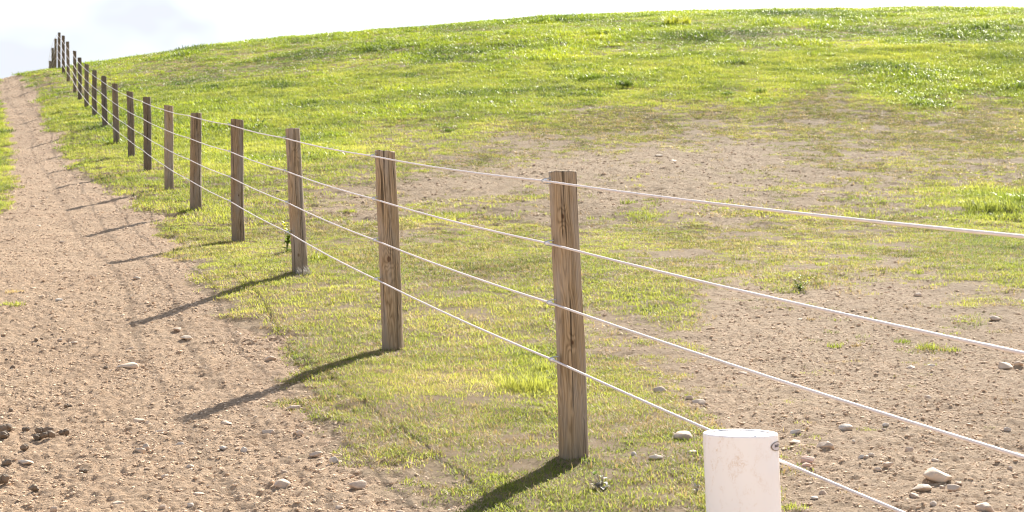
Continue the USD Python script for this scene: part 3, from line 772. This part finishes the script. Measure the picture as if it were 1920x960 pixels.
def lathe(profile, sides=96):
    pr = np.asarray(profile, float)
    a = np.arange(sides) * 2 * np.pi / sides
    v = np.stack([pr[:, 0, None] * np.cos(a), pr[:, 0, None] * np.sin(a), np.repeat(pr[:, 1, None], sides, 1)], -1).reshape(-1, 3)
    i, j = np.meshgrid(np.arange(len(pr) - 1), np.arange(sides), indexing='ij')
    q = np.stack([i * sides + j, i * sides + (j + 1) % sides, (i + 1) * sides + (j + 1) % sides, (i + 1) * sides + j], -1).reshape(-1, 4)
    return v, np.vstack([q[:, [0, 1, 2]], q[:, [0, 2, 3]]])


# the axis leans a little to the left, as in the photograph
lean_k = -6.0 / 140.0


def shear(v):
    v = np.array(v)
    v[:, 0] += (v[:, 2] - PH) * lean_k
    return v


prof = [(PR * 1.0, -0.2), (PR, 0.1), (PR, PH - 0.008)] + [(PR - 0.006 + 0.006 * math.cos(t), PH - 0.006 + 0.006 * math.sin(t)) for t in np.linspace(0, np.pi / 2, 7)[1:]] + [(PR - 0.024, PH), (PR - 0.0255, PH - 0.002), (PR - 0.026, PH - 0.30)]
v, f = lathe(prof)
obj('pipe_wall', (shear(v), f), M_pvc, cyl, 40)
v, f = lathe([(PR - 0.0262, PH - 0.010), (PR - 0.0266, PH - 0.0035), (0.02, PH - 0.003), (0.0005, PH - 0.003)])
obj('lid', (shear(v), f), M_pvc, cyl, 40)


v, f = lathe([(PR - 0.0264, PH - 0.0024), (PR - 0.0290, PH - 0.0022)])
obj('dirt_ring', (shear(v), f), plain('/World/Looks/brown_dirt', (0.30, 0.19, 0.10), 0.9, noise=0.4), cyl, 40)


def wrap(pts2, lift):
    """(angle along the wall in metres, height) onto the cylinder."""
    p2 = np.asarray(pts2, float)
    a = p2[:, 0] / PR - math.pi / 2
    return shear(np.stack([(PR + lift) * np.cos(a), (PR + lift) * np.sin(a), p2[:, 1]], -1))


def oval(a, b, lift, mat, name, parent, u0, h0, ring=None):
    th = np.arange(40) * 2 * np.pi / 40
    if ring is None:
        rad = np.linspace(0, 1, 6)
    else:
        rad = np.array([ring, 1.0])
    P = np.concatenate([np.stack([u0 + a * r * np.cos(th), h0 + b * r * np.sin(th)], 1) for r in rad])
    i, j = np.meshgrid(np.arange(len(rad) - 1), np.arange(40), indexing='ij')
    q = np.stack([i * 40 + j, (i + 1) * 40 + j, (i + 1) * 40 + (j + 1) % 40, i * 40 + (j + 1) % 40], -1).reshape(-1, 4)
    return obj(name, (wrap(P, lift), np.vstack([q[:, [0, 1, 2]], q[:, [0, 2, 3]]])), mat, parent, True)


us = PR * math.asin(0.90)
hs_ = PH - (834 - 812) / F * (PD - PR * 0.4)
M_st = plain('/World/Looks/sticker_face', (0.42, 0.38, 0.40), 0.4, noise=0.1)
M_stb = plain('/World/Looks/sticker_border', (0.10, 0.075, 0.05), 0.4)
M_ink = plain('/World/Looks/sticker_ink', (0.02, 0.02, 0.045), 0.5)
st = oval(0.044, 0.0155, 0.0012, M_st, 'sticker', cyl, us, hs_)
oval(0.044, 0.0155, 0.0017, M_stb, 'sticker_border', st, us, hs_, 0.86)
tm = meshkit.text_mesh('Nelson', 0.0095, 0.0004, bold=True)
tv = np.array(tm.vertices)
tv[:, 0] -= tv[:, 0].mean()
tv2 = np.array(wrap(np.stack([us + tv[:, 0] * 1.05 + tv[:, 1] * 0.2, hs_ - 0.003 + tv[:, 1]], 1), 0.0019))
obj('lettering', (tv2, np.array(tm.faces)), M_ink, st)

# ------------------------------------------------------------------ stones, one by one
STONES = [  # photo x, y of the middle, width in pixels, height/width, tone, label
    (240, 686, 34, .36, 'pale', 'long flat pale stone alone on the track left of the second post shadow tip'),
    (528, 907, 33, .55, 'tan', 'rounded tan stone on the track near the bottom edge, left of a similar one'),
    (670, 911, 33, .48, 'tan', 'rounded tan stone where the track meets the grass near the bottom edge'),
    (551, 765, 25, .36, 'tan', 'flat tan stone on the track below the tip of the second post shadow'),
    (503, 808, 23, .5, 'tan', 'dark-sided tan stone on the track left of the ragged grass edge'),
    (562, 816, 15, .6, 'tan', 'small round stone beside the ragged grass edge of the track'),
    (592, 855, 25, .38, 'tan', 'low tan stone half sunk in the track, left of a round grey one'),
    (627, 862, 18, .75, 'grey', 'round grey-brown stone on the track near the grass edge'),
    (532, 889, 14, .4, 'tan', 'small flat stone just above the rounded tan stone on the track'),
    (748, 957, 20, .5, 'tan', 'stone cut by the bottom edge of the photo, where grass begins'),
    (634, 953, 18, .5, 'tan', 'low stone at the bottom edge on the track'),
    (260, 787, 19, .5, 'pale', 'pale egg-shaped stone on the lower track, larger of a touching pair'),
    (275, 791, 10, .9, 'pale', 'small upright pale stone touching an egg-shaped one on the lower track'),
    (425, 795, 22, .34, 'tan', 'flat oval stone below the end of the second post shadow'),
    (300, 811, 22, .3, 'tan', 'thin flat stone with a dark underside on the lower track'),
    (338, 829, 15, .6, 'grey', 'rough grey stone in the middle of the lower track'),
    (419, 841, 15, .45, 'grey', 'dark small stone on the track, left of a cube-like one'),
    (458, 842, 12, 1.0, 'grey', 'cube-like dark stone on the track'),
    (263, 845, 21, .55, 'pale', 'white-topped stone leaning against a brown one on the lower track'),
    (274, 840, 13, .9, 'tan', 'brown stone behind the white-topped stone on the lower track'),
    (47, 866, 30, .3, 'pale', 'long pale stone beside dung at the left edge'),
    (305, 949, 15, .75, 'tan', 'angular tan stone at the bottom of the track'),
    (357, 943, 14, .6, 'grey', 'dark crumbly stone at the bottom of the track'),
    (357, 875, 15, .45, 'tan', 'low tan stone on the lower track, right of two flat whitish chips'),
    (310, 893, 15, .5, 'tan', 'tan stone below the whitish chips on the lower track'),
    (275, 881, 12, .25, 'pale', 'flat whitish chip on the lower track'),
    (370, 921, 24, .28, 'tan', 'thin slanted slab on the lower track near the bottom'),
    (222, 942, 22, .25, 'pale', 'flat pale sliver near the bottom edge of the track'),
    (102, 954, 15, .7, 'tan', 'tan stone at the bottom edge near the left corner'),
    (335, 618, 20, .35, 'tan', 'flat stone under the third post shadow on the track'),
    (350, 634, 24, .3, 'pale', 'pale flat stone under the third post shadow, lower of two'),
    (243, 652, 15, .5, 'tan', 'lone tan stone on the track left of the third post shadow tip'),
    (256, 520, 14, .4, 'pale', 'pale stone beside the fourth post shadow'),
    (110, 559, 14, .5, 'grey', 'grey stone on the middle of the track below the left grass tuft'),
    (114, 636, 12, .5, 'tan', 'tan stone among scattered dung crumbs on the track'),
    (140, 645, 13, .35, 'tan', 'flat tan stone right of scattered dung crumbs on the track'),
    (62, 385, 10, .5, 'pale', 'pale stone by the grass at the left edge of the upper track'),
    (116, 454, 10, .45, 'tan', 'stone in the middle of the track far from the camera'),
    (72, 425, 8, .5, 'pale', 'tiny pale stone on the upper track'),
    (1237, 735, 23, .62, 'tan', 'round tan stone on bare soil right of the nearest post'),
    (1293, 747, 16, .55, 'tan', 'round stone beside a flat one, upslope of the white cylinder'),
    (1312, 754, 28, .32, 'tan', 'flat long stone on bare soil upslope of the white cylinder'),
    (1281, 823, 35, .45, 'tan', 'brick-shaped tan stone in grass left of the white cylinder'),
    (1230, 868, 26, .32, 'pale', 'flat pale stone in grass between the nearest post and the cylinder'),
    (1300, 858, 18, .3, 'pale', 'small flat pale stone in grass close to the cylinder'),
    (1188, 859, 11, .8, 'grey', 'small grey upright stone in grass right of the nearest post foot'),
    (1491, 812, 20, .6, 'grey', 'dark-sided stone just right of the cylinder rim, upper of two'),
    (1491, 830, 19, .5, 'tan', 'tan stone just right of the oval sticker, lower of two'),
    (1550, 832, 34, .5, 'tan', 'large rounded tan stone right of the cylinder'),
    (1586, 803, 25, .48, 'grey', 'oblong grey-brown stone upslope of the large rounded one'),
    (1601, 830, 8, .6, 'pale', 'tiny bright pebble right of the large rounded stone'),
    (1661, 799, 12, .6, 'grey', 'small dark stone on open bare soil between the two lower ropes'),
    (1657, 807, 9, .6, 'tan', 'smaller stone just under the small dark one on bare soil'),
    (1739, 744, 13, .6, 'grey', 'dark stone just below the third rope on bare soil'),
    (1815, 797, 15, .55, 'tan', 'low tan stone below the third rope near the right side'),
    (1889, 805, 13, .6, 'grey', 'round stone near the right edge above the third rope'),
    (1705, 842, 16, .85, 'tan', 'rounded upright stone in the middle of the lower right bare soil'),
    (1615, 860, 12, .7, 'grey', 'left one of three small stones in a row on bare soil'),
    (1624, 861, 10, .8, 'tan', 'middle one of three small stones in a row on bare soil'),
    (1634, 857, 14, .5, 'pale', 'pale right one of three small stones in a row on bare soil'),
    (1665, 872, 20, .45, 'tan', 'flat-topped tan stone, right one of a pair above the lowest rope'),
    (1646, 878, 16, .5, 'tan', 'dark tan stone, left one of a pair above the lowest rope'),
    (1753, 863, 17, .45, 'tan', 'domed stone just above the large angular rock'),
    (1755, 890, 52, .50, 'pale', 'large angular rock with a bright top face, biggest on the lower right soil'),
    (1796, 904, 15, .4, 'tan', 'small flat stone at the right foot of the large angular rock'),
    (1786, 915, 27, .45, 'tan', 'oval tan stone below and right of the large angular rock'),
    (1765, 909, 13, .6, 'tan', 'little round stone between the slab and the oval stone'),
    (1727, 914, 37, .38, 'pale', 'flat pale slab below and left of the large angular rock'),
    (1714, 931, 19, .55, 'tan', 'round tan stone under the flat pale slab'),
    (1750, 945, 13, .8, 'grey', 'dark upright stone near the bottom edge under the slab'),
    (1845, 953, 36, .55, 'tan', 'large tan stone cut off near the bottom right corner'),
    (1893, 874, 12, .6, 'tan', 'stone between the third rope and the bottom right corner'),
    (1515, 861, 24, .6, 'red', 'reddish stone behind the lowest rope right of the cylinder'),
    (1511, 873, 18, .5, 'red', 'smaller reddish stone touching the lowest rope right of the cylinder'),
    (1543, 922, 16, .6, 'tan', 'tan stone left of the lowest rope near the bottom'),
    (1527, 934, 15, .4, 'grey', 'flat grey stone left of the lowest rope at the bottom'),
    (1886, 684, 28, .52, 'pale', 'smooth pale egg-shaped stone at the right edge below the second rope'),
    (1909, 683, 17, .6, 'tan', 'tan stone touching the smooth egg-shaped one at the right edge'),
    (1865, 597, 22, .42, 'tan', 'flat tan stone above the second rope near the right edge'),
    (1707, 689, 19, .3, 'tan', 'flat stone on bare soil below the second rope'),
    (1745, 689, 15, .3, 'pale', 'pale flat chip on bare soil right of a flat tan stone'),
    (1720, 552, 15, .5, 'tan', 'stone beside sparse grass above the second rope'),
    (1393, 696, 18, .5, 'tan', 'domed stone touching the third rope on bare soil'),
    (1500, 599, 10, .4, 'pale', 'tiny pale stone on bare soil under the second rope, left part'),
    (1850, 952, 10, .6, 'grey', 'small dark stone beside the large tan one in the bottom right corner'),
    (508, 671, 20, .55, 'tan', 'tan stone at the track edge left of the second post shadow'),
    (1235, 293, 14, .35, 'pale', 'pale stone on the worn soil of the upper pasture'),
    (1262, 301, 12, .35, 'pale', 'second pale stone on the worn soil of the upper pasture, lower one'),
    (1096, 752, 9, .9, 'pale', 'pale stone against the right side of the nearest post'),
]


def stone_mesh(seed, ratio, size, flatness):
    rs = np.random.default_rng(seed)
    pts = rs.normal(size=(18, 3))
    pts /= np.linalg.norm(pts, axis=1, keepdims=True)
    pts *= rs.uniform(0.8, 1.0, (18, 1))
    m = trimesh.convex.convex_hull(pts)
    m = m.subdivide().subdivide() if size > 0.03 else m.subdivide()
    trimesh.smoothing.filter_laplacian(m, 0.5, 1)
    v = np.array(m.vertices)
    v = v * (1 + 0.14 * (meshkit.fbm(v * 1.9 + seed, 3, seed) - 0.5))[:, None]
    v = v / np.abs(v).max(0)
    v = v * np.array([0.5, rs.uniform(0.34, 0.5), 0.5 * flatness]) * size
    return v, np.array(m.faces)


for k, (x, y, wpx, ra, tone, label) in enumerate(STONES):
    g = ground_at(x, y + wpx * ra * 0.42)
    size = wpx / F * g[1] * 1.12
    hgt = max(ra, 0.35) * 1.1
    v, f = stone_mesh(900 + k, ra, size, hgt)
    zc = float(surf(g[0], g[1])) + size * hgt * 0.5 * 0.44
    rs = np.random.default_rng(k)
    X = thing('stone', label, 'stone', (g[0], g[1], zc), 0.0, 'stones lying on the ground')
    R = Rotation.from_euler('xyz', [rs.uniform(-.12, .12), rs.uniform(-.15, .15), rs.uniform(-.5, .5)]).as_matrix()
    prim = X.GetPath()
    stage.RemovePrim(prim)
    used['/World/stone'] = k
    o = obj('stone', (v @ R.T + np.array([g[0], g[1], zc]), f), M_stone[tone], None, 40)
    tag(o, label, 'stone', 'stones lying on the ground')

# ------------------------------------------------------------------ dung on the track
DUNG = [(12, 802, 30, 'dark dung lump at the left edge, cut by the frame'), (50, 804, 18, 'small dark dung lump between two larger heaps at left'), (78, 804, 20, 'dark dung ball, upper left of the main heap'),
        (92, 806, 22, 'dark dung ball, upper right of the main heap'), (70, 822, 22, 'greyish dung ball, lower left of the main heap'), (90, 823, 24, 'greyish dung ball, lower right of the main heap'),
        (118, 815, 20, 'crumbled dung right of the main heap'), (45, 842, 20, 'dark dung piece below the main heap'), (10, 871, 24, 'dark dung piece beside the long pale stone at the left edge'),
        (6, 900, 38, 'large dark dung lump low on the left edge'), (14, 815, 24, 'flat dark dung crust under the left edge lump'), (78, 634, 11, 'dark dung crumb on the middle track, upper one of a scatter'),
        (68, 640, 10, 'dark dung crumb on the middle track, lower left one of a scatter'), (98, 626, 8, 'tiny dark crumb on the middle track, topmost of a scatter'), (24, 690, 13, 'dark crumb near the left edge of the track'),
        (10, 655, 11, 'dark crumb touching the left edge, upper one'), (122, 646, 11, 'dark crumb on the middle track, rightmost of a scatter'), (198, 689, 12, 'dark crumb left of the long flat pale stone'), (72, 648, 11, 'dark crumb under the scatter on the middle track'),
        (12, 675, 9, 'small dark crumb by the left edge, above the lower ones'), (158, 882, 16, 'dark dung crust on the lower track'), (60, 918, 24, 'dark earth clod near the bottom left corner'), (130, 763, 16, 'dark dung bit on the track above the heap'), (20, 767, 12, 'dark bit on the track above the left edge lump')]
for k, (x, y, wpx, label) in enumerate(DUNG):
    g = ground_at(x, y + wpx * 0.25)
    size = wpx / F * g[1] * (0.75 if wpx < 14 else 0.95)
    parts = []
    rs = np.random.default_rng(70 + k)
    nb = 1 if wpx < 14 else 3
    for b in range(nb):
        v, f = lump(40 + 7 * k + b, 3 if wpx >= 14 else 2, 0.8, 0.42)
        s = size * 0.5 * (1 if nb == 1 else rs.uniform(0.5, 0.72))
        o = np.zeros(3) if nb == 1 else np.array([rs.uniform(-.3, .3), rs.uniform(-.3, .3), rs.uniform(-0.02, 0.12)]) * size
        v = v + 0.10 * (meshkit.noise(v * 4.0 + k, k) - 0.5)[:, None] * v
        parts.append((v * s + o, f))
    v, f = join(parts)
    o = obj('dung', (v + np.array([g[0], g[1], float(surf(g[0], g[1])) + size * 0.22]), f), M_dung, None, 40)
    tag(o, label, 'dung', 'dark dung on the dirt track')

# ------------------------------------------------------------------ weeds and tufts
def leaf(base, az, L, W, rise, droop, seg=5):
    """A lance-shaped leaf that arches over."""
    d, s = np.array([math.cos(az), math.sin(az), 0]), np.array([-math.sin(az), math.cos(az), 0])
    pts, ang = [np.asarray(base, float)], rise
    for _ in range(seg):
        pts.append(pts[-1] + (d * math.cos(ang) + np.array([0, 0, math.sin(ang)])) * L / seg)
        ang -= droop / seg
    wd = W * np.array([0.15, 0.75, 1.0, 0.85, 0.5, 0.02])[: seg + 1]
    v, f = [], []
    for p_, w_ in zip(pts, wd):
        v += [p_ - s * w_ * 0.5, p_ + np.array([0, 0, -w_ * 0.15]), p_ + s * w_ * 0.5]
    for i in range(seg):
        a = i * 3
        f += [[a, a + 1, a + 4], [a, a + 4, a + 3], [a + 1, a + 2, a + 5], [a + 1, a + 5, a + 4]]
    return np.array(v), np.array(f)


def tuft(x, y, size_px, n, label, mat=M_lush, wide=1.0, name='grass_tuft', cat='grass tuft', blade_w=1.0):
    g = ground_at(x, y)
    h = size_px / F * g[1]
    rs = np.random.default_rng(int(x * 7 + y))
    parts = []
    for _ in range(n):
        r, a = h * 0.75 * wide * math.sqrt(rs.random()), rs.random() * 6.283
        parts.append(blade(rs, (r * math.cos(a), r * math.sin(a), -0.008), rs.random() * 6.283, h * rs.uniform(0.5, 1.15), max(0.0035, 0.0011 * g[1] / 3) * blade_w * rs.uniform(0.7, 1.3), rs.uniform(0.05, 0.8), rs.uniform(0.1, 1.0)))
    v, f = join(parts)
    p = g[:2]
    o = obj(name, (v + np.array([p[0], p[1], float(surf(p[0], p[1]))]), f), mat, None)
    return tag(o, label, cat, None)


def plant(x, y, h_px, label, nstem=3, nleaf=18, mat=M_weed, tip=None, leaf_k=0.38, spread=0.35, flower=None):
    g = ground_at(x, y)
    h = h_px / F * g[1]
    rs = np.random.default_rng(int(x * 3 + y * 5))
    X = thing('weed_plant', label, 'weed', (g[0], g[1], float(surf(g[0], g[1]))), 0.0)
    for sidx in range(nstem):
        a, ln = rs.random() * 6.283, h * rs.uniform(0.65, 1.0)
        tt = np.linspace(0, 1, 7)
        pts = np.stack([math.cos(a) * spread * ln * tt ** 1.5, math.sin(a) * spread * ln * tt ** 1.5, ln * tt - 0.01], -1)
        obj('stem', tube(pts, np.linspace(max(0.002, h * 0.010), 0.0011, 7), 5), mat, X, True)
        for q in range(nleaf // nstem):
            t = rs.uniform(0.08, 1.0)
            b = np.array([np.interp(t, tt, pts[:, i]) for i in range(3)])
            L = h * leaf_k * rs.uniform(0.6, 1.2) * (1.1 - 0.5 * t)
            m = tip if (tip is not None and t > 0.66) else mat
            obj('leaf', leaf(b, rs.random() * 6.283, L, L * rs.uniform(0.32, 0.5), rs.uniform(0.1, 1.0), rs.uniform(0.6, 1.8)), m, X, True)
    return X


tuft(985, 735, 42, 420, 'tall lush green grass tuft left of the nearest post', M_green, 1.5)
tuft(1018, 700, 26, 120, 'small lighter grass tuft touching the left side of the nearest post', M_green, 1.1)
tuft(570, 520, 22, 70, 'pale arching grass at the foot of the third nearest post', M_greyleaf, 1.0)
tuft(600, 490, 20, 120, 'green grass tuft right of the third nearest post foot', M_green, 1.2)
tuft(1855, 398, 34, 420, 'tall bright green grass at the right edge of the pasture', M_green, 2.0)
tuft(1910, 385, 34, 260, 'bluish tall grass cut by the right edge', M_lush, 1.6)
tuft(1490, 955, 20, 160, 'small green tuft right of the cylinder at the bottom edge', M_green, 1.7)
tuft(1565, 652, 14, 70, 'small isolated tuft on bare soil, leftmost of a row', M_green, 1.4)
tuft(1605, 650, 10, 50, 'brownish isolated tuft on bare soil beside the leftmost one', M_dry, 1.4)
tuft(1690, 640, 17, 90, 'isolated tuft touching the second rope on bare soil', M_green, 1.4)
tuft(1738, 655, 20, 130, 'isolated tuft with a dark shadow below the second rope', M_green, 1.4)
tuft(1780, 656, 14, 100, 'wide low tuft right of the shadowed one', M_green, 2.0)
tuft(1520, 600, 8, 40, 'tiny tuft under the second rope on bare soil', M_dry, 1.4)
tuft(1180, 384, 12, 80, 'dark green tuft alone on the worn upper soil', M_green, 1.8)
tuft(776, 383, 10, 80, 'dark green tuft right of the second post on the worn soil', M_green, 1.8)
tuft(655, 400, 10, 80, 'low green tuft between second and third posts on worn soil', M_green, 1.8)
tuft(1540, 500, 12, 70, 'green tuft above the second rope on thin soil', M_green, 1.5)
tuft(1600, 490, 9, 60, 'low tuft right of the leafy weed on thin soil', M_green, 1.5)
tuft(1720, 515, 10, 60, 'olive tuft on thin soil left of the right edge grass', M_green, 1.5)
tuft(1268, 46, 22, 170, 'yellow-green leafy clump near the top of the hill', M_yellow, 1.6, blade_w=1.5)
tuft(1105, 152, 22, 150, 'bright yellow-green clump in the middle of the hill', M_lush, 1.2, blade_w=1.4)
tuft(1172, 164, 20, 130, 'second yellow-green clump in the middle of the hill, slightly lower', M_lush, 1.1, blade_w=1.4)
tuft(1365, 180, 11, 132, 'dark green clump at the lower edge of the lush hill grass', M_weed, 1.5, blade_w=1.6)
tuft(1425, 175, 11, 106, 'dark clump right of another at the lower edge of the hill grass', M_weed, 1.5, blade_w=1.6)
tuft(1838, 55, 13, 146, 'bluish dark clump near the skyline at right', M_weed, 1.8, blade_w=1.8)
tuft(1780, 54, 8, 86, 'low dark clump left of the bluish one near the skyline', M_weed, 1.6, blade_w=1.6)
tuft(840, 248, 8, 100, 'dark green clump on the lower left hillside', M_weed, 1.8, blade_w=1.5)
tuft(1250, 20, 7, 80, 'grass hump on the skyline right of the middle', M_lush, 3.0, blade_w=1.5)
plant(538, 478, 70, 'leafy dark weed with yellow top leaf, left of the third nearest post', 4, 44, M_weed, M_yellow, 0.26, 0.22)
plant(592, 488, 26, 'grey-leaved weed right of the third nearest post', 3, 18, M_greyleaf)
plant(1128, 925, 48, 'withered weed with curled grey leaves at the bottom, left of the cylinder', 4, 22, M_greyleaf, M_weed, 0.5, 0.5)
plant(1306, 930, 40, 'spindly brown weed at the left foot of the cylinder', 3, 12, M_greyleaf, None, 0.3, 0.35)
plant(1500, 545, 36, 'leafy green weed with yellow upper leaves above the second rope', 6, 60, M_weed, M_yellow, 0.36, 0.8)
plant(1793, 560, 14, 'seedling with one bright leaf, on bare soil above the second rope', 1, 4, M_yellow)
plant(1770, 597, 12, 'seedling with one bright leaf just above the second rope', 1, 4, M_yellow)
plant(1632, 655, 12, 'tiny bright seedling under the second rope', 1, 5, M_yellow)
plant(1825, 752, 12, 'bright two-leaved seedling below the third rope at right', 1, 4, M_yellow)
plant(1510, 690, 11, 'thin seedling between second and third ropes', 1, 4, M_weed)
plant(1635, 440, 10, 'bright yellow leaf plant just below the top rope', 1, 6, M_yellow)
plant(1905, 342, 14, 'yellow-leaved weed at the right edge above the tall grass', 2, 10, M_yellow)
plant(625, 575, 22, 'yellow-green weed with long leaves between second and third posts', 2, 9, M_yellow, None, 0.6, 0.5)
plant(686, 580, 20, 'dry brown forked stalk left of the second nearest post', 2, 3, M_greyleaf, None, 0.25, 0.4)
plant(490, 240, 26, 'small upright weed on the hillside left of the third post top', 2, 12, M_weed)
plant(1805, 366, 16, 'bushy yellow-green weed left of the tall right edge grass', 3, 18, M_yellow)
plant(270, 325, 18, 'low leafy weed at the foot of the seventh fence post', 2, 12, M_weed)
plant(310, 97, 12, 'wispy weed on the skyline right of the fence top', 2, 8, M_greyleaf)
plant(1460, 20, 10, 'dark weed sticking up on the skyline', 3, 12, M_greyleaf)
plant(1612, 17, 11, 'leafy weed sticking up on the skyline, right of the dark one', 2, 10, M_weed)
plant(1686, 16, 8, 'thin weed on the skyline towards the right', 2, 6, M_greyleaf)
plant(430, 82, 6, 'tiny weed on the left slope of the skyline', 2, 5, M_greyleaf)
tuft(24, 572, 14, 120, 'grassy patch at the left edge of the track, lower one', M_green, 2.2)
tuft(30, 548, 10, 120, 'dry grassy patch at the left edge of the track, upper one', M_dry, 2.6)
for n in range(8):
    bx, by = POSTS[n][0], POSTS[n][1]
    wpx = POSTS[n][4]
    for sgn in ((-1, 1) if n in (1, 3, 4) else (1,)):
        tuft(bx + sgn * wpx * 0.5, by + 2, max(7, wpx * 0.28), 60, f"short grass growing against the {'left' if sgn < 0 else 'right'} foot of the {['nearest', 'second nearest', 'third nearest', 'fourth nearest', 'fifth nearest', 'sixth nearest', 'seventh nearest', 'eighth nearest'][n]} fence post", M_green, 1.1)
